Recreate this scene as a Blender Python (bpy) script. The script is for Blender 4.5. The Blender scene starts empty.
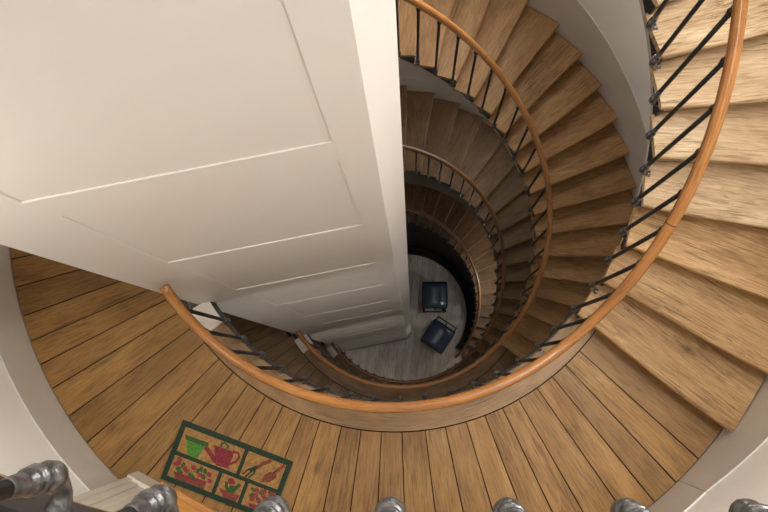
import bpy, math, random
from mathutils import Matrix, Vector
random.seed(7)
COL = bpy.context.scene.collection
R0 = 1.30                       # radius of the stair well at the handrail (metres)
CX, CY = -0.11, 1.128           # axis of the round well
RW = 1.835 * R0                 # outer ends of the treads
PI = math.pi
def rad(d): return d * PI / 180
def P(R, th, z): return (CX + R * math.cos(rad(th)), CY + R * math.sin(rad(th)), z)

# ------------------------------------------------------------------ mesh helper
class MB:
    def __init__(s): s.v = []; s.f = []; s.uv = []; s.m = []; s.b = []; s.sm = []
    def face(s, pts, uvs=None, m=0, bid=0.0, smooth=False):
        i = len(s.v); s.v += [tuple(p) for p in pts]
        s.f.append(list(range(i, i + len(pts)))); s.uv.append(uvs or [(p[0], p[1]) for p in pts]); s.m.append(m); s.b.append(bid); s.sm.append(smooth)
    def grid(s, rows, uvrows=None, m=0, bid=0.0, smooth=True, closed=False):
        n = len(rows[0]); base = len(s.v)
        for r in rows: s.v += [tuple(p) for p in r]
        for a in range(len(rows) - 1):
            for k in range(n if closed else n - 1):
                k2 = (k + 1) % n
                s.f.append([base + a * n + k, base + a * n + k2, base + (a + 1) * n + k2, base + (a + 1) * n + k])
                if uvrows:
                    u = [uvrows[a][k], uvrows[a][k2], uvrows[a + 1][k2], uvrows[a + 1][k]]
                    if closed and k2 == 0:
                        u[1] = (u[0][0], u[0][1] + .01); u[2] = (u[3][0], u[3][1] + .01)
                else: u = [(0, 0)] * 4
                s.uv.append(u); s.m.append(m); s.b.append(bid); s.sm.append(smooth)
        return base
    def cap(s, idx, m=0, bid=0.0, uvs=None):
        s.f.append(list(idx)); s.uv.append(uvs or [(s.v[i][0], s.v[i][1]) for i in idx]); s.m.append(m); s.b.append(bid); s.sm.append(False)
    def tube(s, path, r, n=8, m=0, caps=True, rs=None):
        rows = []; up0 = None
        pts = [Vector(p) for p in path]
        for i, p in enumerate(pts):
            t = (pts[min(i + 1, len(pts) - 1)] - pts[max(i - 1, 0)]).normalized()
            if up0 is None: up0 = Vector((0, 0, 1)) if abs(t.z) < .9 else Vector((1, 0, 0))
            a = (up0 - t * up0.dot(t)).normalized(); b = t.cross(a); up0 = a
            rr = rs[i] if rs else r
            rows.append([p + (a * math.cos(2 * PI * k / n) + b * math.sin(2 * PI * k / n)) * rr for k in range(n)])
        base = s.grid(rows, m=m, closed=True)
        if caps:
            s.cap([base + k for k in range(n)][::-1], m); s.cap([base + (len(rows) - 1) * n + k for k in range(n)], m)
    def lathe(s, prof, c=(0, 0, 0), n=12, m=0):          # prof = [(r, z)] bottom to top, axis z
        rows = [[(c[0] + max(r, 1e-4) * math.cos(2 * PI * k / n), c[1] + max(r, 1e-4) * math.sin(2 * PI * k / n), c[2] + z) for k in range(n)] for r, z in prof]
        s.grid(rows, m=m, closed=True)
    def prism(s, poly, z0, z1, m=0, bid=0.0):
        n = len(poly)
        s.face([(x, y, z1) for x, y in poly], m=m, bid=bid); s.face([(x, y, z0) for x, y in poly][::-1], m=m, bid=bid)
        for k in range(n):
            a, b = poly[k], poly[(k + 1) % n]; L = math.hypot(b[0] - a[0], b[1] - a[1])
            s.face([(a[0], a[1], z0), (b[0], b[1], z0), (b[0], b[1], z1), (a[0], a[1], z1)], [(0, z0), (L, z0), (L, z1), (0, z1)], m, bid)
    def box(s, o, ex, ey, ez, m=0, bid=0.0):             # corner + three edge vectors; grain (u) along ex
        o, ex, ey, ez = map(Vector, (o, ex, ey, ez)); lx, ly, lz = ex.length, ey.length, ez.length
        q = lambda a, b, c: o + ex * a + ey * b + ez * c
        s.face([q(0, 0, 1), q(1, 0, 1), q(1, 1, 1), q(0, 1, 1)], [(0, 0), (lx, 0), (lx, ly), (0, ly)], m, bid)
        s.face([q(0, 0, 0), q(0, 1, 0), q(1, 1, 0), q(1, 0, 0)], [(0, 0), (0, ly), (lx, ly), (lx, 0)], m, bid)
        s.face([q(0, 0, 0), q(1, 0, 0), q(1, 0, 1), q(0, 0, 1)], [(0, 0), (lx, 0), (lx, lz), (0, lz)], m, bid)
        s.face([q(0, 1, 0), q(0, 1, 1), q(1, 1, 1), q(1, 1, 0)], [(0, 0), (0, lz), (lx, lz), (lx, 0)], m, bid)
        s.face([q(0, 0, 0), q(0, 0, 1), q(0, 1, 1), q(0, 1, 0)], [(0, 0), (0, lz), (.01, lz), (.01, 0)], m, bid)
        s.face([q(1, 0, 0), q(1, 1, 0), q(1, 1, 1), q(1, 0, 1)], [(0, 0), (.01, 0), (.01, lz), (0, lz)], m, bid)
    def sector(s, ra, rb, t0, t1, z0, z1, bid=0.0, m=0, nr=3, nt=3, za=0.0, zb=0.0, grain='r', loc=(0.0, 0.0)):
        """slab between two radii and two angles; ra, rb may be functions of the angle; za, zb = extra height at t0, t1"""
        fa = ra if callable(ra) else (lambda t: ra); fb = rb if callable(rb) else (lambda t: rb)
        tm = (t0 + t1) / 2
        def uv(R, t):
            return (R + loc[0], R * rad(t - tm) + loc[1]) if grain == 'r' else (R * rad(t) + loc[0], R + loc[1])
        for z, flip in ((z1, False), (z0, True)):
            rows = []; uvr = []
            for j in range(nt + 1):
                t = t0 + (t1 - t0) * j / nt; h = za + (zb - za) * j / nt
                rr = [fa(t) + (fb(t) - fa(t)) * i / nr for i in range(nr + 1)]
                if flip: rr = rr[::-1]
                rows.append([P(R, t, z + h) for R in rr]); uvr.append([uv(R, t) for R in rr])
            s.grid(rows, uvr, m, bid, smooth=False)
        dz = z1 - z0
        for j in range(nt):
            a = t0 + (t1 - t0) * j / nt; b = t0 + (t1 - t0) * (j + 1) / nt
            ha = za + (zb - za) * j / nt; hb = za + (zb - za) * (j + 1) / nt
            for f, fl in ((fa, True), (fb, False)):
                pts = [P(f(a), a, z0 + ha), P(f(b), b, z0 + hb), P(f(b), b, z1 + hb), P(f(a), a, z1 + ha)]
                u = [(f(a) * rad(a), 0), (f(b) * rad(b), 0), (f(b) * rad(b), dz), (f(a) * rad(a), dz)]
                if fl: pts = pts[::-1]; u = u[::-1]
                s.face(pts, u, m, bid)
        for t, h, fl in ((t0, za, False), (t1, zb, True)):
            pts = [P(fa(t), t, z0 + h), P(fb(t), t, z0 + h), P(fb(t), t, z1 + h), P(fa(t), t, z1 + h)]
            u = [(fa(t), 0), (fb(t), 0), (fb(t), dz), (fa(t), dz)]
            if fl: pts = pts[::-1]; u = u[::-1]
            s.face(pts, u, m, bid)
    def build(s, name, mats, parent=None, merge=False):
        me = bpy.data.meshes.new(name); me.from_pydata(s.v, [], s.f)
        if not isinstance(mats, (list, tuple)): mats = [mats]
        for x in mats: me.materials.append(x)
        uvl = me.uv_layers.new(name='grain'); ub = me.uv_layers.new(name='board'); k = 0
        for fi, f in enumerate(s.f):
            for j in range(len(f)):
                uvl.data[k].uv = s.uv[fi][j]; ub.data[k].uv = (s.b[fi], 0.5); k += 1
        me.polygons.foreach_set('material_index', s.m); me.polygons.foreach_set('use_smooth', s.sm)
        me.update()
        o = bpy.data.objects.new(name, me); COL.objects.link(o)
        if parent: o.parent = parent
        return o

def tag(o, label=None, cat=None, group=None, kind=None):
    if label: o['label'] = label
    if cat: o['category'] = cat
    if group: o['group'] = group
    if kind: o['kind'] = kind
    return o
def thing(name, label, cat, loc=(0, 0, 0), group=None, kind=None):
    o = bpy.data.objects.new(name, None); COL.objects.link(o); o.location = loc; o.empty_display_size = .1
    return tag(o, label, cat, group, kind)
def struct(o): o['kind'] = 'structure'; return o

# ------------------------------------------------------------------ materials
def lin(c):
    return tuple((x / 255 / 12.92) if x / 255 <= .04045 else ((x / 255 + .055) / 1.055) ** 2.4 for x in c) + (1,)
def newmat(name):
    m = bpy.data.materials.new(name); m.use_nodes = True; nt = m.node_tree
    return m, nt, nt.nodes['Principled BSDF']
def N(nt, t, **k):
    n = nt.nodes.new(t)
    for a, b in k.items():
        if a in n.inputs.keys(): n.inputs[a].default_value = b
        else: setattr(n, a, b)
    return n
def ramp(nt, fac, stops):
    r = nt.nodes.new('ShaderNodeValToRGB'); e = r.color_ramp.elements
    while len(e) < len(stops): e.new(.5)
    for i, (p, c) in enumerate(stops): e[i].position = p; e[i].color = c
    nt.links.new(fac, r.inputs[0]); return r.outputs[0]
def mix(nt, fac, a, b, mode='MIX'):
    n = nt.nodes.new('ShaderNodeMix'); n.data_type = 'RGBA'; n.blend_type = mode
    for s, v in ((n.inputs[0], fac), (n.inputs[6], a), (n.inputs[7], b)):
        if hasattr(v, 'is_output'): nt.links.new(v, s)
        else: s.default_value = v
    return n.outputs[2]
def plain(name, c, rough=.6, metal=0, noise=0.06, scale=8, bump=0.0, spec=.5, emit=None):
    m, nt, b = newmat(name)
    tc = N(nt, 'ShaderNodeTexCoord'); no = N(nt, 'ShaderNodeTexNoise', Scale=scale, Detail=4.0)
    nt.links.new(tc.outputs['Object'], no.inputs['Vector'])
    c0 = lin(c); dk = tuple(x * (1 - noise * 3) for x in c0[:3]) + (1,); lt = tuple(min(1, x * (1 + noise * 2)) for x in c0[:3]) + (1,)
    nt.links.new(ramp(nt, no.outputs[0], [(.3, dk), (.7, lt)]), b.inputs['Base Color'])
    b.inputs['Roughness'].default_value = rough; b.inputs['Metallic'].default_value = metal; b.inputs['Specular IOR Level'].default_value = spec
    if bump:
        n2 = N(nt, 'ShaderNodeTexNoise', Scale=scale * 8, Detail=3.0); nt.links.new(tc.outputs['Object'], n2.inputs['Vector'])
        bp = N(nt, 'ShaderNodeBump', Strength=bump, Distance=.002); nt.links.new(n2.outputs[0], bp.inputs['Height']); nt.links.new(bp.outputs[0], b.inputs['Normal'])
    return m
def wood(name, base, dark, light, rough=.5, streak=.5, var=.3, joints=None, crack=.6, spec=.4, gs=(1.1, 16)):
    m, nt, b = newmat(name); L = nt.links.new
    uv = N(nt, 'ShaderNodeUVMap', uv_map='grain'); bd = N(nt, 'ShaderNodeUVMap', uv_map='board')
    wn = N(nt, 'ShaderNodeTexWhiteNoise', noise_dimensions='2D'); L(bd.outputs[0], wn.inputs['Vector'])
    off = N(nt, 'ShaderNodeVectorMath', operation='SCALE'); L(wn.outputs['Color'], off.inputs[0]); off.inputs['Scale'].default_value = 40
    add = N(nt, 'ShaderNodeVectorMath', operation='ADD'); L(uv.outputs[0], add.inputs[0]); L(off.outputs[0], add.inputs[1])
    def mapped(sx, sy):
        mp = N(nt, 'ShaderNodeMapping'); mp.inputs['Scale'].default_value = (sx, sy, 1); L(add.outputs[0], mp.inputs['Vector']); return mp.outputs[0]
    wv = N(nt, 'ShaderNodeTexNoise', Scale=1.0, Detail=2.0, Roughness=.45, Distortion=.9); L(mapped(*gs), wv.inputs['Vector'])      # growth-ring figure
    rg = N(nt, 'ShaderNodeMath', operation='MULTIPLY'); L(wv.outputs[0], rg.inputs[0]); rg.inputs[1].default_value = 9.0
    fr_ = N(nt, 'ShaderNodeMath', operation='FRACT'); L(rg.outputs[0], fr_.inputs[0])
    fine = N(nt, 'ShaderNodeTexNoise', Scale=1.0, Detail=6.0, Roughness=.75); L(mapped(7, 130), fine.inputs['Vector'])
    big = N(nt, 'ShaderNodeTexNoise', Scale=1.0, Detail=4.0, Roughness=.6, Distortion=.8); L(mapped(1.6, 5), big.inputs['Vector'])
    knot = N(nt, 'ShaderNodeTexVoronoi', Scale=1.0); L(mapped(1.9, 4.5), knot.inputs['Vector'])
    c = ramp(nt, big.outputs[0], [(.32, lin(dark)), (.5, lin(base)), (.68, lin(light))])
    c = mix(nt, streak * .55, c, ramp(nt, fr_.outputs[0], [(0.0, lin(dark)), (.25, lin(base)), (.85, lin(light)), (1.0, lin(dark))]))
    c = mix(nt, streak, c, ramp(nt, fine.outputs[0], [(.40, (.52, .49, .46, 1)), (.51, (1, 1, 1, 1))]), 'MULTIPLY')
    cr = N(nt, 'ShaderNodeTexNoise', Scale=1.0, Detail=5.0, Roughness=.6, Distortion=.5); L(mapped(5.0, 95), cr.inputs['Vector'])
    pm = N(nt, 'ShaderNodeTexNoise', Scale=1.0, Detail=2.0); L(mapped(2.4, 6), pm.inputs['Vector'])
    cm = mix(nt, 1.0, ramp(nt, cr.outputs[0], [(.53, (0, 0, 0, 1)), (.60, (1, 1, 1, 1))]), ramp(nt, pm.outputs[0], [(.40, (0, 0, 0, 1)), (.58, (crack,) * 3 + (1,))]), 'MULTIPLY')
    dk2 = tuple(x * .42 for x in lin(dark)[:3]) + (1,)
    c = mix(nt, cm, c, dk2)
    c = mix(nt, ramp(nt, knot.outputs['Distance'], [(.03, (crack,) * 3 + (1,)), (.12, (0, 0, 0, 1))]), c, dk2)
    c = mix(nt, 1.0, c, ramp(nt, wn.outputs['Value'], [(0, (1 - var, 1 - var * 1.02, 1 - var * 1.1, 1)), (1, (1, 1, 1, 1))]), 'MULTIPLY')
    if joints:
        sp = N(nt, 'ShaderNodeSeparateXYZ'); L(uv.outputs[0], sp.inputs[0])
        mo = N(nt, 'ShaderNodeMath', operation='PINGPONG'); L(sp.outputs[0], mo.inputs[0]); mo.inputs[1].default_value = joints
        lt = N(nt, 'ShaderNodeMath', operation='LESS_THAN'); L(mo.outputs[0], lt.inputs[0]); lt.inputs[1].default_value = .0025
        c = mix(nt, lt.outputs[0], c, lin((60, 35, 18)))
    L(c, b.inputs['Base Color']); b.inputs['Specular IOR Level'].default_value = spec
    L(ramp(nt, big.outputs[0], [(.3, (rough + .1,) * 3 + (1,)), (.7, (rough - .05,) * 3 + (1,))]), b.inputs['Roughness'])
    bp = N(nt, 'ShaderNodeBump', Strength=.25, Distance=.0015); L(fine.outputs[0], bp.inputs['Height']); L(bp.outputs[0], b.inputs['Normal'])
    return m
M = {}
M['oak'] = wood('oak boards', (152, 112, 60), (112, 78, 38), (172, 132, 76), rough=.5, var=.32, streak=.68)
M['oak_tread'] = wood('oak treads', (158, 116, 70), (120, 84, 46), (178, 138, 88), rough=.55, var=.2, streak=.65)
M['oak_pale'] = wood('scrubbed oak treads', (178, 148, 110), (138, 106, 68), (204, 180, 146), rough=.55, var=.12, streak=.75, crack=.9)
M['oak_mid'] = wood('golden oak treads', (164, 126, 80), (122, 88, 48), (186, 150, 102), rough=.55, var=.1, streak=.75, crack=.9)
M['oak_dark'] = wood('aged brown oak', (128, 98, 66), (92, 68, 44), (146, 116, 80), rough=.55, var=.2)  # darker brown oak on the lower flights and landings
M['curb'] = wood('grey worn oak curb', (138, 106, 70), (106, 78, 48), (160, 128, 88), rough=.5, var=.1)
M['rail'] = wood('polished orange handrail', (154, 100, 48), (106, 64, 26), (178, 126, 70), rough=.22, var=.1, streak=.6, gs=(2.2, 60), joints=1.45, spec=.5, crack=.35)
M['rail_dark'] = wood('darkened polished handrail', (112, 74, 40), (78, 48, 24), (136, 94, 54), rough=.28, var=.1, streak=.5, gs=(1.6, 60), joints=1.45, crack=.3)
M['threshold'] = wood('varnished threshold', (202, 142, 72), (168, 106, 48), (214, 160, 92), rough=.35, var=.05, streak=.3, crack=.2)
M['ground'] = wood('grey ground floor boards', (230, 216, 202), (176, 162, 148), (242, 234, 224), rough=.3, var=.2, streak=.6)
M['gap'] = plain('dark gap', (24, 17, 11), .9)
M['iron'] = plain('black iron', (19, 18, 17), .5, .0, .12, 30, spec=.35)
M['steel'] = plain('worn grey metal bracket', (118, 118, 120), .28, .85, .25, 42, bump=.35)
M['string'] = plain('dark grey iron string', (36, 34, 33), .5, .2, .1, 14)
M['plaster'] = plain('greige plaster', (158, 149, 138), .8, 0, .02, 3)
M['soffit_dark'] = plain('brown painted stringer', (84, 72, 60), .7, 0, .03, 4)  # darker brown tone for the soffit of the third flight
M['wall'] = plain('off white wall', (232, 227, 220), .82, 0, .015, 2)
M['skirt'] = plain('greige painted skirting', (198, 189, 178), .6, 0, .02, 4)
M['white'] = plain('white satin paint', (197, 193, 188), .42, 0, .008, 2)
M['cream'] = plain('cream gloss casing', (206, 198, 184), .45, 0, .02, 6)
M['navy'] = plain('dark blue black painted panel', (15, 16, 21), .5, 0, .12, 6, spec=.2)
M['bin'] = plain('dark navy plastic', (40, 54, 70), .24, 0, .06, 6)
M['rubber'] = plain('black rubber', (18, 18, 18), .7)
M['coir'] = plain('tan coir', (150, 112, 64), .95, 0, .12, 60, bump=1.0)
M['m_green'] = plain('dark green coir', (32, 52, 38), .95, 0, .14, 70, bump=1.0)
M['m_leaf'] = plain('leaf green dye', (48, 78, 38), .95, 0, .14, 70, bump=.6)
M['m_lime'] = plain('bright green dye', (66, 118, 42), .95, 0, .1, 70, bump=.6)
M['m_red'] = plain('crimson dye', (118, 40, 46), .95, 0, .12, 70, bump=.6)
M['m_brick'] = plain('brick red dye', (112, 58, 44), .95, 0, .12, 70, bump=.6)
M['m_rose'] = plain('rose dye', (132, 54, 54), .95, 0, .12, 70, bump=.6)

# ------------------------------------------------------------------ camera
f_px = 800.0
N0 = (413.0, 370.0)
d = Vector((N0[0] - 384, -(N0[1] - 256), -f_px)).normalized()
zc = -d; xc = (Vector((1, 0, 0)) - zc * zc.x).normalized(); yc = zc.cross(xc)
CAMZ = 16.0
cam = bpy.data.cameras.new('camera'); cam.sensor_width = 36; cam.lens = f_px / 768 * 36; cam.clip_start = .02; cam.clip_end = 100
co = bpy.data.objects.new('camera', cam); COL.objects.link(co)
mw = Matrix((xc, yc, zc)).to_4x4(); mw.translation = (0, 0, CAMZ); co.matrix_world = mw
bpy.context.scene.camera = co
def unproj(px, py, D):                                   # point on the level D below the lens seen at a pixel of the photograph
    v = Matrix((xc, yc, zc)) @ Vector((px - 384, -(py - 256), -f_px)); v = v / -v.z
    return (v.x * D, v.y * D)

# ------------------------------------------------------------------ storeys
FL = [CAMZ - 1.05, CAMZ - 4.745, CAMZ - 9.18, CAMZ - 12.64, 0.0]      # floor heights, the photographer's first
NST = [0, 23, 24, 18, 18]                                              # risers of the flight rising FROM storey i
STEP = [8.7, 8.7, 7.57, 8.43, 7.75]
TH0 = [-38.2, -38.2, -37.5, -37.7, -36.8]
RH = .995
def rise(i): return (FL[i - 1] - FL[i]) / NST[i]
def arrive(i): return TH0[i] + (NST[i] - 1) * STEP[i]
def nose(i, th):                                         # height of the nosing line of the flight rising from storey i
    z = FL[i] + rise(i) * (1 + (th - TH0[i]) / STEP[i])
    return min(max(z, FL[i]), FL[i - 1])
def rail_z(i, th):
    s = 0
    for k in range(-4, 5): s += nose(i, th + k * 1.6) if i else FL[0]
    return s / 9 + RH
def wob(i, th):                                          # the old well is not quite round lower down
    if i == 3: return 1 + .05 * math.exp(-((th - 45) / 34) ** 2)
    if i == 2: return 1 + .018 * math.exp(-((th - 25) / 55) ** 2)
    if i == 4: return .978
    return 1.0

# ------------------------------------------------------------------ lift shaft footprint
A = Vector((-1.29, .39)); B = Vector((-.105, .618)); C2 = Vector((-.031, .722))
ft = (B - A).normalized(); fn = Vector((-ft.y, ft.x))    # along the front, and into the shaft
D2 = C2 + fn * .78
chl = Vector((.153, .2))
A2 = A + (-ft * chl.dot(ft) + fn * chl.dot(fn)); A3 = A2 + fn * .78
FOOT = [A, B, C2, D2, A3, A2]
def inside(p):
    n = len(FOOT)
    return all((FOOT[(k + 1) % n] - FOOT[k]).cross(p - FOOT[k]) > 0 for k in range(n))
def rin(th, R):
    """inner radius at this angle, kept clear of the lift shaft"""
    out = R; r = R - .02
    while r < RW:
        if inside(Vector(P(r, th, 0)[:2])): out = r + .03
        r += .01
    return min(out, RW - .05)

# ------------------------------------------------------------------ lift shaft
shaft = thing('lift_shaft', 'tall white panelled lift shaft with a chamfered corner standing in the stair well', 'lift shaft', (A.x, A.y, 0))
def sh(o):
    o.parent = shaft; o.matrix_parent_inverse = Matrix.Translation((-A.x, -A.y, 0)); return o
ZT = CAMZ + 2.2
mb = MB()
n = len(FOOT); INS = .005
for k in range(1, n):
    a, b = FOOT[k], FOOT[(k + 1) % n]
    mb.face([(a.x, a.y, 0), (b.x, b.y, 0), (b.x, b.y, ZT), (a.x, a.y, ZT)])
ins = fn * INS
mb.face([(A.x + ins.x, A.y + ins.y, 0), (B.x + ins.x, B.y + ins.y, 0), (B.x + ins.x, B.y + ins.y, ZT), (A.x + ins.x, A.y + ins.y, ZT)])
mb.face([(p.x, p.y, ZT) for p in FOOT])
sh(mb.build('shaft_casing', M['white']))
W = (B - A).length
LINES = [.85, 2.05, 3.28, 4.47, 5.65, 6.95, 8.1, 9.6, 10.95, 12.2, 13.4, 14.6]
LO, HI = .235, 1.10
LOS = [.25, .255, .275, .3, .325, .36, .4, .43, .44, .45, .46, .47]
def fbar(s0, s1, za, zb):
    o = A + ft * s0; mb.box((o.x, o.y, za), (ft * (s1 - s0)).to_3d(), (ins * .98).to_3d(), (0, 0, zb - za))
mb = MB(); fbar(0, LO, 0, ZT); sh(mb.build('stile', M['white']))
mb = MB(); fbar(HI, W, 0, ZT); sh(mb.build('stile', M['white']))
for k, Dl in enumerate(LINES):
    top = CAMZ - Dl; mb = MB(); fbar(LO, HI, top - .2, top); lo_ = top - (LINES[k + 1] - Dl) if k + 1 < len(LINES) else 0; nx = LOS[min(k + 1, 11)]
    fbar(LO, nx, lo_, top - .2); sh(mb.build('rail_board', M['white']))
mb = MB(); fbar(LO, HI, 0, .25); sh(mb.build('rail_board', M['white']))
mb = MB()
for k in range(0, 2):
    a, b = FOOT[k], FOOT[k + 1]; t = (b - a); nn = Vector((t.y, -t.x)).normalized() * .006
    mb.box((a.x + nn.x, a.y + nn.y, 0.001), t.to_3d(), (-nn).to_3d(), (0, 0, .06))
sh(mb.build('plinth_strip', M['string']))

# ------------------------------------------------------------------ flights
RT = 1.024 * R0
def make_tread(i, k, parent):
    th = TH0[i] + STEP[i] * k; z = FL[i] + rise(i) * (k + 1); tb = th + STEP[i] + 1.2
    mb = MB(); bid = random.random(); rows = []; uvr = []; nR = 8
    ph = random.random() * 6; amp = .004 + .004 * random.random()
    ra = max(rin(th, RT * wob(i, th)), rin(tb, RT * wob(i, th))) + random.uniform(-.006, .006); rb = RW - .002
    e = Vector((math.cos(rad(th)), math.sin(rad(th)), 0)); et = Vector((-e.y, e.x, 0)); c = Vector((CX, CY, 0))
    for j in range(nR + 1):
        R = ra + (rb - ra) * j / nR; w = amp * math.sin(ph + R * 5)
        dip = -.004 * math.sin(PI * j / nR)
        prof = [(.2, 0), (.02, dip), (.007, dip - .003), (.001, -.014), (.001, -.03), (.006, -.038), (.014, -.042), (.2, -.042)]
        row = []; u = []
        for q, (t, h) in enumerate(prof):
            if q in (0, 7):
                p = Vector(P(R, tb, z + h)); tt = R * rad(tb - th)
            else: p = c + e * R + et * (t + w) + Vector((0, 0, z + h)); tt = t
            row.append(p); u.append((R, tt if q < 4 else -tt - .03))
        rows.append(row[::-1]); uvr.append(u[::-1])
    b0 = mb.grid(rows, uvr, 0, bid, smooth=False)
    mb.cap([b0 + q for q in range(8)][::-1], 0, bid); mb.cap([b0 + nR * 8 + q for q in range(8)], 0, bid)
    mb.face([rows[j][q] for j, q in ((0, 7), (0, 0), (nR, 0), (nR, 7))], None, 0, bid)
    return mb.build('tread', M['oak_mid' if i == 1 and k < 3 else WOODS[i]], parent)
def make_riser(i, k, parent):
    th = TH0[i] + STEP[i] * k; zt = FL[i] + rise(i) * (k + 1) - .042; zb = FL[i] + rise(i) * k
    ra = rin(th + 1, RT * wob(i, th)) + .012; rb = RW - .004
    e = Vector((math.cos(rad(th)), math.sin(rad(th)), 0)); et = Vector((-e.y, e.x, 0)); c = Vector((CX, CY, 0))
    mb = MB(); o = c + e * ra + et * .034; mb.box((o.x, o.y, zb), e * (rb - ra), et * .018, (0, 0, zt - zb - .001), 0, random.random())
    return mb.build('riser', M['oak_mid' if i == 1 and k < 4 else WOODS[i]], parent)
SD = [0, .06, .05, .05, .05]
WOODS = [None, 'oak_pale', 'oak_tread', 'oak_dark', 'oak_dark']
FLAB = [None, 'uppermost curved flight of pale scrubbed oak steps rising from the landing with the doormat',
        'second curved flight from the top, warm brown oak steps ending at the doormat landing',
        'third curved flight down, dim brown oak steps seen inside the second handrail',
        'lowest curved flight, darkest steps rising from the grey floor around the bins']
for i in (1, 2, 3, 4):
    fl = thing('stair_flight', FLAB[i], 'stairs', (0, 0, 0))
    last = NST[i] - 1
    for k in range(last):
        make_tread(i, k, fl); make_riser(i, k, fl)
    make_riser(i, last, fl)
    # cut string: black sawtooth plate under the tread ends, plaster edge and soffit below
    mb = MB()
    Ro = lambda th: RT * wob(i, th) + .012
    for k in range(-1, last):
        ta = TH0[i] + STEP[i] * k + .6; tb = ta + STEP[i]
        if k < 0: ta = TH0[i] - .2
        zt = FL[i] + rise(i) * (k + 1) - .043
        for q in range(4):
            a = ta + (tb - ta) * q / 4; b = ta + (tb - ta) * (q + 1) / 4
            za, zb2 = nose(i, a) - rise(i) - SD[i], nose(i, b) - rise(i) - SD[i]
            if k < 0: continue
            r1, r2 = rin(a, Ro(a)), rin(b, Ro(b)); t_ = .014
            pin = [P(r1, a, za), P(r2, b, zb2), P(r2, b, zt), P(r1, a, zt)]
            pout = [P(r1 + t_, a, za), P(r2 + t_, b, zb2), P(r2 + t_, b, zt), P(r1 + t_, a, zt)]
            mb.face(pin[::-1]); mb.face(pout); mb.face([pin[2], pin[3], pout[3], pout[2]]); mb.face([pin[0], pin[1], pout[1], pout[0]])
            mb.face([pin[0], pout[0], pout[3], pin[3]]); mb.face([pin[1], pin[2], pout[2], pout[1]])
    mb.build('cut_string', M['iron'], fl)
    mb = MB(); rows = []
    nseg = 60; ta, tb = TH0[i] + 6, arrive(i) + .5
    for q in range(nseg + 1):
        th = ta + (tb - ta) * q / nseg; h = nose(i, th) - rise(i) - .06
        lo = max(h - .06 - max(0, th - arrive(i) + 80) / 35 * .36, FL[i] + .004); r = rin(th, Ro(th)) + .006
        if lo > h - .01: h = lo + .01
        rows.append([P(r, th, h), P(r, th, lo), P(RW - .006, th, lo + .02), P(RW - .006, th, h)])
    b0 = mb.grid(rows, smooth=False, closed=True)
    mb.cap([b0 + q for q in range(4)]); mb.cap([b0 + nseg * 4 + q for q in range(4)][::-1])
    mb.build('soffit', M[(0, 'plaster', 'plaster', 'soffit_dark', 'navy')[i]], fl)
    if i == 4:                                           # dark panelling closes the space under the lowest flight
        mb = MB(); th = -33.0
        while th < 92:
            r = RT * wob(4, th) + .02
            zt = nose(4, th) - rise(4) - .13 - max(0, th - arrive(4) + 80) / 35 * .36
            if zt > .05: mb.sector(r, r + .02, th, th + 3.3, .001, zt, bid=random.random(), nr=1, nt=1)
            th += 3.45
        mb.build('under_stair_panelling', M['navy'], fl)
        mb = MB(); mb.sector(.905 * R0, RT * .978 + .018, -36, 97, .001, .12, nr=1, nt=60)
        mb.build('curved_plinth', M['navy'], fl)

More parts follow.
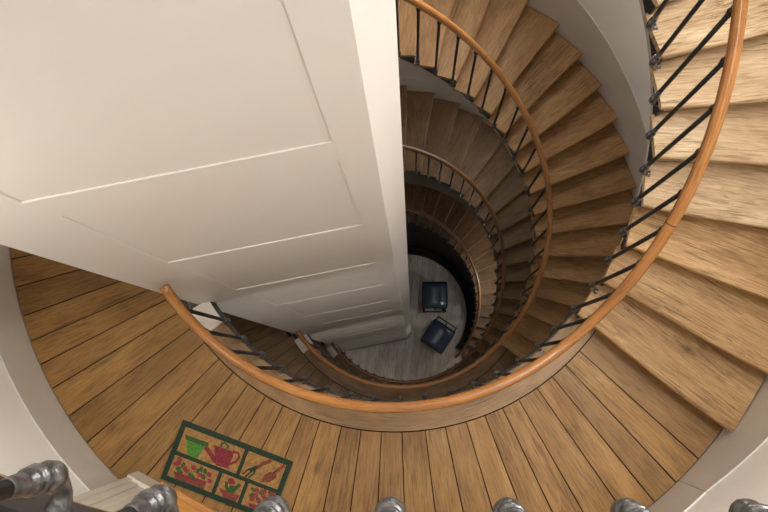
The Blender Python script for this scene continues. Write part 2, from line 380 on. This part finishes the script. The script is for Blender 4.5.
# ------------------------------------------------------------------ landings
JT = [-173.2, -168.9, -164.6, -160.2, -156.3, -152.6, -148.7, -144.0, -139.4, -134.4, -129.8, -125.4, -120.6, -116.0, -111.3, -107.0, -102.0, -97.5, -92.9,
      -88.3, -83.1, -78.5, -73.7, -69.3, -65.0, -60.9, -56.0, -51.7, -47.7, -43.2]
RF = 1.142 * R0
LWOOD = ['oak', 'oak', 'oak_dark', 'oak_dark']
for i in (0, 1, 2, 3):
    arr = arrive(i + 1) - 360
    end = TH0[i] + 1.5
    js = list(JT) if i == 1 else [-173.2 + 4.62 * k for k in range(29)]
    th = js[0] - 4.5; pre = []
    while th > arr + 2.5: pre.append(th); th -= 4.6
    js = [arr] + pre[::-1] + js + [end]
    if i == 0: end = -92; js = [x for x in js if x < -94] + [end]
    wd = M[LWOOD[i]]
    lower = MB(); z = FL[i]
    lower.sector(lambda t: rin(t, RF), RW - .003, arr + .6, end - .1, z - .22, z - .018, nt=90, nr=1)
    for t0 in [js[k] for k in range(len(js) - 1)]:
        pass
    root = struct(lower.build('floor_landing', M['plaster']))
    bmb = MB()
    for k in range(len(js) - 1):
        a, b = js[k], js[k + 1]; g = .10
        ra = RF + .003
        if k and a < -146: ra = max(rin(a, RF), rin(b, RF), rin((a + b) / 2, RF))
        elif k == 0: ra = max(rin(a, RF), rin(b, RF))
        bmb.sector(ra + .001, RW - .004, a + (g if k else -.5), b - (g if k < len(js) - 2 else -.1), z - .017, z, bid=random.random(), nt=2, nr=2, loc=(0, 0))
    bmb.build('floor_boards', wd, root)
    dk = MB(); dk.sector(lambda t: rin(t, RF - .002), RW - .003, arr + .5, end - .1, z - .018, z - .012, nt=90, nr=1); dk.build('gap_underlay', M['gap'], root)
    # wide wooden curb at the well's edge, white painted end beside the shaft, iron string on its inner face
    cend = TH0[i] + 1 if i else -92
    cb = MB()
    k = -140.5
    RI = 1.06 if i == 0 else 1.016
    cb.sector(RI * R0, RF - .004, k, cend, z - .16, z + .006, bid=.3 + i * .1, nt=80, nr=2, grain='t'); cb.build('curb', M['curb'] if i < 2 else M['oak_dark'], root)
    cb = MB(); cb.sector(RI * R0, RF - .004, -147.6, k - .02, z - .16, z + .004, nt=6, nr=1); cb.build('curb_end', M['skirt'], root)
    cb = MB(); cb.sector((RI - .007) * R0, (RI - .0005) * R0, -147.0, cend, z - .12, z - .004, nt=80, nr=1); cb.build('iron_string', M['string'], root)

    if i == 0:                                           # past the lift the top landing's edge runs straight
        X0 = P(R0, -92, 0)[0]; XE = 1.75
        def strip(Ra, Rb, z0, z1, name, m, bid=.3):
            mb = MB(); ya, yb = CY - Rb, CY - Ra
            mb.box((X0, ya, z0), (XE - X0, 0, 0), (0, yb - ya, 0), (0, 0, z1 - z0), 0, bid); mb.build(name, m, root)
        strip(1.06 * R0, RF - .004, z - .16, z + .006, 'curb', M['curb'])
        strip(1.053 * R0, 1.0595 * R0, z - .12, z - .004, 'iron_string', M['string'])
        def ywall(x): return CY - math.sqrt(max(0, (RW - .01) ** 2 - (x - CX) ** 2))
        mb = MB(); x = X0
        while x < XE:
            x2 = min(x + .15, XE); yb = CY - RF; ya = max(ywall(x), ywall(x2))
            if ya < yb - .05: mb.box((x, yb, z - .2), (0, ya - yb, 0), (x2 - x - .003, 0, 0), (0, 0, .2), 0, random.random())
            x = x2
        mb.build('floor_boards', wd, root)

# ------------------------------------------------------------------ railings
def baluster_meshes():
    H = RH
    a = MB(); a.tube([(0, 0, .03), (0, 0, H - .02)], .0104, 8)
    b = MB()
    b.lathe([(0.001, -.032), (.010, -.030), (.0175, -.018), (.0195, 0), (.0175, .014), (.012, .022), (.017, .027), (.0195, .034), (.017, .041), (.012, .045),
             (.0155, .050), (.0175, .056), (.0155, .062), (.0115, .066), (.0135, .076), (.0125, .10), (.0105, .112)], n=14)
    b.tube([(0.0, 0, -.006), (.008, 0, -.024), (.016, 0, -.046), (.026, 0, -.062), (.040, 0, -.070), (.052, 0, -.070)], .013, 10, rs=[.014, .0155, .0135, .0125, .0135, .019])
    c = MB(); c.lathe([(.009, H - .115), (.0125, H - .108), (.0125, H - .10), (.0105, H - .095), (.0165, H - .082), (.0165, H - .074), (.0105, H - .062), (.0135, H - .05), (.0135, H - .03), (.01, H - .022)], n=12)
    return a, b, c
am, bm_, cm = baluster_meshes()
pr = am.build('baluster', M['iron']); pb = bm_.build('bracket', M['steel']); pc = cm.build('collar', M['iron'])
pb['label'] = 'turned grey metal elbow bracket'
protos = (pr, pb, pc)
RLAB = ['railing of the topmost landing, grey turned brackets just entering at the photo bottom edge',
        'nearest orange handrail with black balusters sweeping round the doormat landing and up the pale flight',
        'second handrail down with black balusters, rising along the warm brown flight',
        'third handrail down with thin black balusters, inside the second handrail',
        'lowest and darkest handrail, curving above the dark plinth around the bins']
RANGE = [(-146.5, -25), (-151.5, 156), (-151.5, 150), (-151.5, 150), (-45, 150)]
BSTEP = [6.05, 6.4, 6.5, 6.5, 6.5]
BSTART = [-140.8, -139.5, -138.0, -138.0, -42]
first = True
BR = .996
def rp(i, R, th, z):                                     # a point on the railing line of storey i
    if i == 0 and th > -92:
        a = P(R, -92, z); return (a[0] + (th + 92) * rad(1) * R0, a[1] - (R - R0) * 0, z)
    return P(R, th, z)
def shaft_gap(th, R): return not inside(Vector(P(R, th, 0)[:2])) and not inside(Vector(P(R + .03, th, 0)[:2]))
for i in range(5):
    root = thing('stair_railing', RLAB[i], 'railing', (CX, CY, FL[i]))
    t0, t1 = RANGE[i]
    mb = MB(); rows = []; uvr = []; s = 0; last = None
    prof = [(x * .86, y * .9) for x, y in [(-.027, -.022), (-.029, -.012), (-.026, -.003), (-.028, .004), (-.022, .017), (-.012, .023), (0, .025), (.012, .023), (.022, .017), (.028, .004), (.026, -.003), (.029, -.012), (.027, -.022), (.014, -.026), (-.014, -.026)]]
    n = int((t1 - t0) / 1.5); vv = 0
    for q in range(n + 1):
        th = t0 + (t1 - t0) * q / n
        R = R0 * wob(i, th)
        if not shaft_gap(th, R - .04) or not shaft_gap(th, R + .03): 
            continue
        z = rail_z(i, th); p0 = Vector(rp(i, R, th, z)); 
        if last is not None: s += (p0 - last).length
        last = p0; dz = (rail_z(i, th + .5) - rail_z(i, th - .5)) / (R * rad(1)); sl = math.sqrt(1 + dz * dz)
        ta_ = min(th, -92) if i == 0 else th
        e = Vector((math.cos(rad(ta_)), math.sin(rad(ta_)), 0)); et = Vector((-e.y, e.x, dz)) / sl; up = e.cross(et)
        rows.append([p0 + e * x + up * y - Vector((CX, CY, FL[i])) for x, y in prof]); uvr.append([(s, w * .012) for w in range(len(prof))])
    b0 = mb.grid(rows, uvr, 0, .1 * i, smooth=True, closed=True); m_ = len(prof)
    mb.cap([b0 + q for q in range(m_)]); mb.cap([b0 + (len(rows) - 1) * m_ + q for q in range(m_)][::-1])
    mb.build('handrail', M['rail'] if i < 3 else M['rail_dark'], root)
    th = BSTART[i]
    while th < t1:
        R = R0 * wob(i, th)
        zb = (nose(i, th) if i else FL[0])
        flat = i == 0 or zb <= FL[i] + 1e-4 or zb >= FL[i - 1] - 1e-4
        z = rail_z(i, th) - RH + (.0 if flat else 0)
        zb = z + (.085 if i == 0 else .05 if flat else -.05)
        if shaft_gap(th, R) and not (i == 4 and th < TH0[4]):
            if first: o, b, c = protos; first = False
            else:
                o, b, c = (x.copy() for x in protos)
                for x in (o, b, c): COL.objects.link(x)
            drop = z - zb
            o.parent = root; b.parent = o; c.parent = o
            o.location = Vector(rp(i, R * BR, th, zb)) - Vector((CX, CY, FL[i])); o.rotation_euler = (0, 0, rad(min(th, -92) if i == 0 else th))
            o.scale = (1, 1, (RH + drop - .0) / RH)
        th += BSTEP[i]

# ------------------------------------------------------------------ outer wall, skirting, ground floor
DOOR0, DOOR1 = -130.0, -105.0
DZ1 = FL[1] + 2.06
RWALL = RW + .008
def wall_piece(name, t0, t1, z0, z1):
    mb = MB(); nn = max(2, int((t1 - t0) / 3))
    mb.sector(RWALL, RWALL + .2, t0, t1, z0, z1, nt=nn, nr=1)
    for k in range(len(mb.sm)): mb.sm[k] = False
    return struct(mb.build(name, M['wall']))
WT = CAMZ + 1.6
wall_piece('wall_left', 90, 360 + DOOR0, 0, WT)
wall_piece('wall_right', DOOR1, 90, 0, WT)
wall_piece('wall_front', DOOR0, DOOR1, 0, FL[1] - .001)
wall_piece('wall_front', DOOR0, DOOR1, DZ1, WT)
def skirting(t0, t1, fz, name):
    mb = MB(); nn = max(3, int((t1 - t0) / 2.5)); rows = []
    for q in range(nn + 1):
        th = t0 + (t1 - t0) * q / nn; zt, zb = fz(th)
        rows.append([P(RW, th, zb), P(RW, th, zt - .012), P(RW - .003, th, zt - .010), P(RW - .003, th, zt), P(RWALL + .002, th, zt), P(RWALL + .002, th, zb)][::-1])
    b0 = mb.grid(rows, smooth=False, closed=True)
    mb.cap([b0 + q for q in range(6)][::-1]); mb.cap([b0 + nn * 6 + q for q in range(6)])
    o = struct(mb.build(name, M['skirt'])); cp = MB(); rows = []
    for q in range(nn + 1):
        th = t0 + (t1 - t0) * q / nn; zt, zb = fz(th)
        rows.append([P(RW - .005, th, zt - .001), P(RW - .005, th, zt + .006), P(RW + .006, th, zt + .008), P(RW + .006, th, zt - .001)][::-1])
    b0 = cp.grid(rows, smooth=False, closed=True); cp.cap([b0 + q for q in range(4)][::-1]); cp.cap([b0 + nn * 4 + q for q in range(4)])
    cp.build('skirting_cap', M['white'], o)  # white strip paints a bright highlight along the skirting's top edge
    return o
for i in (1, 2, 3, 4):
    hh = .42 if i == 1 else .56
    def fz(th, i=i, hh=hh):
        zn = nose(i, th); return zn + hh, max(zn - rise(i) - .34, FL[i]) 
    skirting(TH0[i] - 9, min(arrive(i), 130), fz, 'baseboard_flight')
for i in (1, 2, 3):
    a0 = arrive(i + 1)
    fl_ = lambda th, i=i: (FL[i] + .42, FL[i])
    if i == 1:
        skirting(a0, 360 + DOOR0 - 1.0, fl_, 'baseboard_landing'); skirting(DOOR1 + 1.5, TH0[1] - 9.1, fl_, 'baseboard_landing')
    else: skirting(a0, 360 + TH0[i] - 9.1, fl_, 'baseboard_landing')
# ground floor boards
mb = MB(); x = -3.0; dirv = Vector((.12, 1, 0)).normalized(); per = Vector((dirv.y, -dirv.x, 0)); c = Vector((CX, CY, 0))
while x < 3.0:
    w = .145; o = c + per * x - dirv * 3.0; seg = -3.0; 
    mb.box((o.x, o.y, -.05), dirv * 6.0, per * (w - .003), (0, 0, .05), 0, random.random()); x += w
fo = struct(mb.build('floor', M['ground']))
mb = MB(); mb.box((c.x - 3, c.y - 3, -.09), (6, 0, 0), (0, 6, 0), (0, 0, .04)); mb.build('sub_floor', M['gap'], fo)

# ------------------------------------------------------------------ doorway at the doormat landing
z = FL[1]
pa = Vector(P(RW - .07, DOOR0, 0)[:2]); pb_ = Vector(P(RW - .07, DOOR1, 0)[:2]); t = (pb_ - pa).normalized(); nin = Vector((-t.y, t.x))  # nin: into the stair
dr = thing('door_1', None, None, (0, 0, 0)); dr['kind'] = 'structure'
def v3(p, z): return (p.x, p.y, z)
for side in (0, 1):
    base = pa if side == 0 else pb_; s = 1 if side == 0 else -1
    mb = MB()
    o = base - t * s * .03 - nin * .03
    wj = .15
    # plinth block and three stepped fillets of the casing
    mb.box(v3(o - t * s * .006 - nin * .0, z), (t * s * (wj + .012)).to_3d(), (nin * .082).to_3d(), (0, 0, .17))
    mb.build('plinth_block', M['cream'], dr)
    mb = MB()
    for s0, s1, dp in ((0, .03, .074), (.03, .042, .058), (.042, .075, .066), (.075, .084, .052), (.084, .112, .06), (.112, .15, .048)):
        mb.box(v3(o + t * s * s0, z + .17), (t * s * (s1 - s0)).to_3d(), (nin * dp).to_3d(), (0, 0, 1.96))
    mb.build('casing', M['cream'], dr)
    mb = MB(); o2 = base + t * s * .115 - nin * .26
    mb.box(v3(o2, z), (t * s * .03).to_3d(), (nin * .23).to_3d(), (0, 0, 2.03)); mb.build('jamb', M['cream'], dr)
Ld = (pb_ - pa).length
mb = MB(); o = pa - t * .03 - nin * .03; mb.box(v3(o, z + 2.13), (t * (Ld + .06)).to_3d(), (nin * .07).to_3d(), (0, 0, .14)); mb.build('casing_head', M['cream'], dr)
mb = MB(); o = pa + t * .146 - nin * .25; mb.box(v3(o, z + .03), (t * (Ld - .292)).to_3d(), (nin * .045).to_3d(), (0, 0, 1.99)); mb.build('door_leaf', M['cream'], dr)
th_o = pa + t * .118 - nin * .2
mb = MB(); hw = .25; zz = z
prof = [(-.0, 0.0), (hw, 0.0), (hw + .02, .002), (hw + .016, .02), (hw - .01, .03), (0, .034)]
rows = [[v3(th_o + t * u + nin * y, zz + h) for y, h in prof] for u in (0, Ld - .236)]
b0 = mb.grid(rows, [[(u, y) for y, h in prof] for u in (0, Ld - .236)], 0, .4, smooth=False, closed=True)
mb.cap([b0 + q for q in range(6)]); mb.cap([b0 + 6 + q for q in range(6)][::-1]); mb.build('threshold', M['threshold'], dr)

# ------------------------------------------------------------------ doormat
mat = thing('doormat', 'small coir doormat with green border and plant pot pictures, before the doorway', 'doormat')
Dm = 4.745 - .014
TL = Vector(unproj(183, 420, Dm)); TR = Vector(unproj(293, 462, Dm)); BL = Vector(unproj(160, 478.5, Dm))
uu = (TR - TL); MWd = uu.length; uu.normalize(); vv = Vector((uu.y, -uu.x)); MH = abs((BL - TL).dot(vv))
mat.location = (TL.x, TL.y, FL[1])
def zp(x, y):                                            # picture position on the mat -> metres along its width and height
    dx, dy = x - 155, y - 30; det = 545 * 310 + 145 * 215
    u = (dx * 310 + dy * 145) / det; v = (545 * dy - 215 * dx) / det
    return u * MWd, v * MH
def mp(a, b): p = uu * a + vv * b; return (p.x, p.y)
def quad(a0, b0, a1, b1): return [mp(a0, b1), mp(a1, b1), mp(a1, b0), mp(a0, b0)]
mb = MB(); mb.prism(quad(.004, .004, MWd - .004, MH - .004), .001, .011); mb.build('coir_pad', M['coir'], mat)
mb = MB(); bw = .030
for q in ((0, 0, MWd, bw), (0, MH - bw, MWd, MH), (0, bw, bw, MH - bw), (MWd - bw, bw, MWd, MH - bw)): mb.prism(quad(*q), .0005, .0145)
hy = .53 * MH; hw = .011
mb.prism(quad(bw, hy - hw, MWd - bw, hy + hw), .0112, .0135)
mb.prism(quad(.6 * MWd - hw, bw, .6 * MWd + hw, hy - hw), .0112, .0135)
for u in (.462, .698): mb.prism(quad(u * MWd - hw, hy + hw, u * MWd + hw, MH - bw), .0112, .0135)
mb.build('green_border', M['m_green'], mat)
def motif(name, shapes):
    mb = MB(); keys = []; lv = {}
    for col, poly in shapes:
        if col not in keys: keys.append(col)
        q = [mp(*zp(x, y)) for x, y in poly]
        area = sum(q[k][0] * q[(k + 1) % len(q)][1] - q[(k + 1) % len(q)][0] * q[k][1] for k in range(len(q)))
        if area < 0: q = q[::-1]
        lv['n'] = lv.get('n', 0) + 1
        mb.prism(q, .0111, .0122 + .00006 * lv['n'], keys.index(col))
    return mb.build(name, [M[k] for k in keys], mat)
def blob(x, y, r, k=7, ry=None, rot=0.0):
    ry = ry or r; o = []
    for j in range(k):
        a = 2 * PI * j / k; rr = random.uniform(.8, 1.15); px, py = math.cos(a) * r * rr, math.sin(a) * ry * rr
        o.append((x + px * math.cos(rot) - py * math.sin(rot), y + px * math.sin(rot) + py * math.cos(rot)))
    return o
def stroke(pts, w):
    L_, R_ = [], []
    for j, p in enumerate(pts):
        a = pts[max(j - 1, 0)]; b = pts[min(j + 1, len(pts) - 1)]; dx, dy = b[0] - a[0], b[1] - a[1]; l = math.hypot(dx, dy)
        L_.append((p[0] - dy / l * w, p[1] + dx / l * w)); R_.append((p[0] + dy / l * w, p[1] - dx / l * w))
    return L_, R_
def strokes(col, pts, w):
    L_, R_ = stroke(pts, w); return [(col, [L_[j], L_[j + 1], R_[j + 1], R_[j]]) for j in range(len(pts) - 1)]
motif('green_pot_print', [('m_lime', [(165, 134), (257, 166), (212, 228), (200, 232), (168, 215), (160, 205)]), ('m_leaf', [(158, 106), (276, 150), (266, 172), (160, 133)])])
motif('watering_can_print', [('m_red', [(304, 160), (392, 192), (398, 215), (372, 262), (366, 282), (305, 268), (300, 225)]),
      ('m_red', [(248, 176), (270, 166), (302, 222), (318, 268), (290, 252), (262, 200)])]
      + strokes('m_red', [(386, 210), (402, 194), (424, 202), (426, 226), (408, 246), (372, 262)], 6)
      + strokes('m_leaf', [(336, 170), (345, 152), (362, 150), (374, 164), (374, 180)], 5))
motif('fork_print', strokes('m_brick', [(512, 276), (545, 256), (590, 238)], 9) + strokes('m_green', [(515, 272), (490, 284), (470, 288)], 8)
      + strokes('m_green', [(505, 282), (470, 285), (434, 312)], 4) + strokes('m_green', [(505, 284), (478, 300), (446, 326)], 4) + strokes('m_green', [(505, 282), (494, 306), (462, 332)], 4))
motif('trowel_print', strokes('m_rose', [(604, 300), (630, 280), (654, 264)], 8) + [('m_brick', [(525, 352), (545, 315), (578, 296), (608, 306), (604, 330), (566, 352)])] + strokes('m_green', [(592, 305), (612, 290)], 4))
fb = [('m_brick', [(86, 318), (240, 366), (226, 396), (200, 412), (88, 366)]), ('m_red', [(82, 302), (246, 352), (240, 368), (84, 320)])]
for x, y in ((108, 285), (135, 268), (165, 318), (205, 300), (232, 330), (180, 335), (225, 290), (115, 305), (245, 300)): fb.append(('m_leaf', blob(x, y, 17, 6, 11, random.random() * 3)))
for x, y in ((112, 256), (150, 298), (188, 280), (216, 318), (264, 350), (262, 316), (120, 236), (98, 262), (140, 285)): fb.append(('m_rose', blob(x, y, 14, 8)))
motif('flower_box_print', fb)
motif('tulip_pot_print', [('m_brick', [(318, 410), (398, 436), (372, 484), (330, 474)]), ('m_rose', [(308, 384), (408, 424), (400, 440), (314, 408)])]
      + strokes('m_leaf', [(352, 405), (345, 375), (350, 352)], 8) + strokes('m_leaf', [(365, 405), (395, 385), (416, 364)], 9) + [('m_red', blob(374, 352, 19, 8)), ('m_leaf', blob(372, 392, 22, 7))])
fb = [('m_brick', [(456, 478), (560, 505), (540, 540), (470, 530)]), ('m_red', [(448, 460), (566, 492), (560, 508), (452, 478)])]
for x, y in ((470, 420), (500, 440), (540, 440), (565, 410), (520, 405), (480, 390), (520, 470), (560, 460)): fb.append(('m_leaf', blob(x, y, 15, 6, 11, random.random() * 3)))
for x, y in ((500, 396), (470, 440), (530, 425), (572, 432), (505, 452), (548, 468), (535, 400), (490, 420), (576, 412)): fb.append(('m_rose', blob(x, y, 14, 8)))
motif('flower_pot_print', fb)

# ------------------------------------------------------------------ wheeled bins on the ground floor
def make_bin(label, pc, ang):
    root = thing('wheeled_bin', label, 'bin', (pc[0], pc[1], 0), 'wheeled bins on the ground floor'); root.rotation_euler = (0, 0, ang)
    w, d_ = .235, .25
    mb = MB()
    secs = [(.06, .17, -.15, .20), (.10, .18, -.165, .205), (.80, .225, -.215, .245), (.86, .232, -.225, .25)]
    rows = []
    for zz, hx, y0, y1 in secs:
        c_ = .03; rows.append([(-hx + c_, y0, zz), (hx - c_, y0, zz), (hx, y0 + c_, zz), (hx, y1 - c_, zz), (hx - c_, y1, zz), (-hx + c_, y1, zz), (-hx, y1 - c_, zz), (-hx, y0 + c_, zz)])
    b0 = mb.grid(rows, smooth=False, closed=True); mb.cap([b0 + k for k in range(8)][::-1]); mb.cap([b0 + 24 + k for k in range(8)])
    mb.build('bin_body', M['bin'], root)
    mb = MB(); rows = []; ny, nx = 8, 14                                    # lid arched from side to side
    for j in range(ny + 1):
        y = -.235 + .505 * j / ny; ed = max(0, abs(j / ny - .5) * 2 - .75) / .25
        hx = .243 - .012 * (ed ** 2)
        row = [(-hx, y, .862)]
        for k in range(nx + 1):
            x = -hx + 2 * hx * k / nx; a = abs(x / hx)
            row.append((x, y, .885 + .062 * (1 - a ** 2.6) - .022 * ed ** 2))
        row.append((hx, y, .862)); rows.append(row)
    mb.grid([r[::-1] for r in rows][::-1] if False else rows)
    base = 0; m_ = nx + 3
    mb.cap(list(range(m_))[::-1]); mb.cap([ny * m_ + k for k in range(m_)])
    mb.build('lid', M['bin'], root)
    mb = MB()
    for x in (-.2, 0, .2): mb.tube([(x, .24, .87), (x, .335, .885)], .012, 8)
    mb.tube([(-.21, .335, .885), (.21, .335, .885)], .014, 10)
    mb.build('handle', M['bin'], root)
    for x in (-.2, .2):
        mb = MB(); xx = .03
        rows = [[(x + dx, .2 + r * math.cos(2 * PI * k / 20), .1 + r * math.sin(2 * PI * k / 20)) for k in range(20)] for dx, r in ((-.025, .03), (-.025, .085), (-.018, .098), (.018, .098), (.025, .085), (.025, .03))]
        mb.grid(rows, closed=True); mb.build('wheel', M['rubber'], root)
    mb = MB(); mb.tube([(-.2, .2, .1), (.2, .2, .1)], .012, 8); mb.build('axle', M['steel'], root)
    return root
def ctr(ps, D):
    q = [unproj(x, y, D) for x, y in ps]; return (sum(p[0] for p in q) / len(q), sum(p[1] for p in q) / len(q))
c1 = ctr([(422, 282), (447, 282), (448, 306), (422, 306)], 15.1)
make_bin('dark navy bin standing square beside the shaft corner, handle toward the other bin', c1, PI)
c2 = ctr([(440, 320), (453, 330), (438, 357), (419, 342)], 15.1)
v = Vector(unproj(446, 323, 15.1)) - Vector(unproj(428.5, 349.5, 15.1))
make_bin('black bin turned at an angle, with two pale gaps showing at its handle', c2, math.atan2(v.y, v.x) - PI / 2)

# ------------------------------------------------------------------ unseen windows added on the outer wall to light the flights
sc = bpy.context.scene
def area(name, loc, target, sx, sy, power, col=(1, 1, 1)):
    l = bpy.data.lights.new(name, 'AREA'); l.shape = 'RECTANGLE'; l.size = sx; l.size_y = sy; l.energy = power; l.color = col
    o = bpy.data.objects.new(name, l); COL.objects.link(o); o.location = loc
    o.rotation_euler = (Vector(target) - Vector(loc)).to_track_quat('-Z', 'Y').to_euler(); return o
gm, gnt, gb = newmat('daylit pane'); gb.inputs['Base Color'].default_value = (.8, .85, .9, 1); gb.inputs['Emission Color'].default_value = (.9, .95, 1, 1); gb.inputs['Emission Strength'].default_value = 1.5  # glow for the panes of the added windows
def make_fill_window(n, th, zs, w, h, power):  # frame, glowing pane and area light, added out of view to brighten the steps
    root = thing('window_%d' % n, None, None); root['kind'] = 'structure'
    dth = w / RW / rad(1) / 2; rr = RWALL
    mb = MB()
    mb.sector(rr - .05, rr - .002, th - dth, th + dth, zs, zs + .05, nt=6, nr=1); mb.sector(rr - .05, rr - .002, th - dth, th + dth, zs + h - .05, zs + h, nt=6, nr=1)
    for a in (th - dth, th - .7, th + dth - 1.4): mb.sector(rr - .05, rr - .002, a, a + 1.4, zs + .05, zs + h - .05, nt=1, nr=1)
    mb.build('window_frame', M['cream'], root)
    mb = MB(); mb.sector(rr - .02, rr - .012, th - dth + 1, th + dth - 1, zs + .04, zs + h - .04, nt=6, nr=1); mb.build('pane', gm, root)
    area('window_light', P(rr - .09, th, zs + h / 2), P(0, th, zs + h / 2 - .7), w, h, power, (1.0, .97, .92))
make_fill_window(1, 22, nose(1, 22) + 1.0, 1.1, 1.3, 85)
make_fill_window(2, 66, nose(2, 66) + 1.0, 1.0, 1.3, 62)
make_fill_window(3, 50, nose(3, 50) + .9, 1.0, 1.2, 18)

# ------------------------------------------------------------------ light
w = bpy.data.worlds.new('sky'); sc.world = w; w.use_nodes = True
bg = w.node_tree.nodes['Background']; bg.inputs[0].default_value = (1.0, .975, .94, 1); bg.inputs[1].default_value = 1.25
area('skylight', (2.0, .95, CAMZ + 2.6), (0.0, .9, 12), 1.4, 1.4, 270, (1.0, .985, .96))
def fill_light(name, loc, e, col=(1, .95, .87), r=.12):  # unseen point lights added to brighten the landings and ground floor
    l = bpy.data.lights.new(name, 'POINT'); l.energy = e; l.color = col; l.shadow_soft_size = r
    o = bpy.data.objects.new(name, l); COL.objects.link(o); o.location = loc; return o
fill_light('landing_lamp', P(1.34 * R0, -140, FL[0] - .4), 22)
fill_light('landing_lamp', P(1.6 * R0, -56, FL[0] - .4), 32)
fill_light('landing_lamp', P(1.5 * R0, -100, FL[1] - .4), 10)
fill_light('landing_lamp', P(1.5 * R0, -100, FL[2] - .4), 8)
fill_light('ground_lamp', P(1.3 * R0, -2, 2.45), 24, (1, .97, .93))  # added fill for the ground floor, out of view
fill_light('ground_lamp', P(1.5 * R0, -75, FL[3] - .4), 1.2, (1, .98, .96))
vs = sc.view_settings; vs.view_transform = 'Standard'; vs.look = 'None'; vs.exposure = 0.0; vs.gamma = 1.0; vs.use_curve_mapping = False
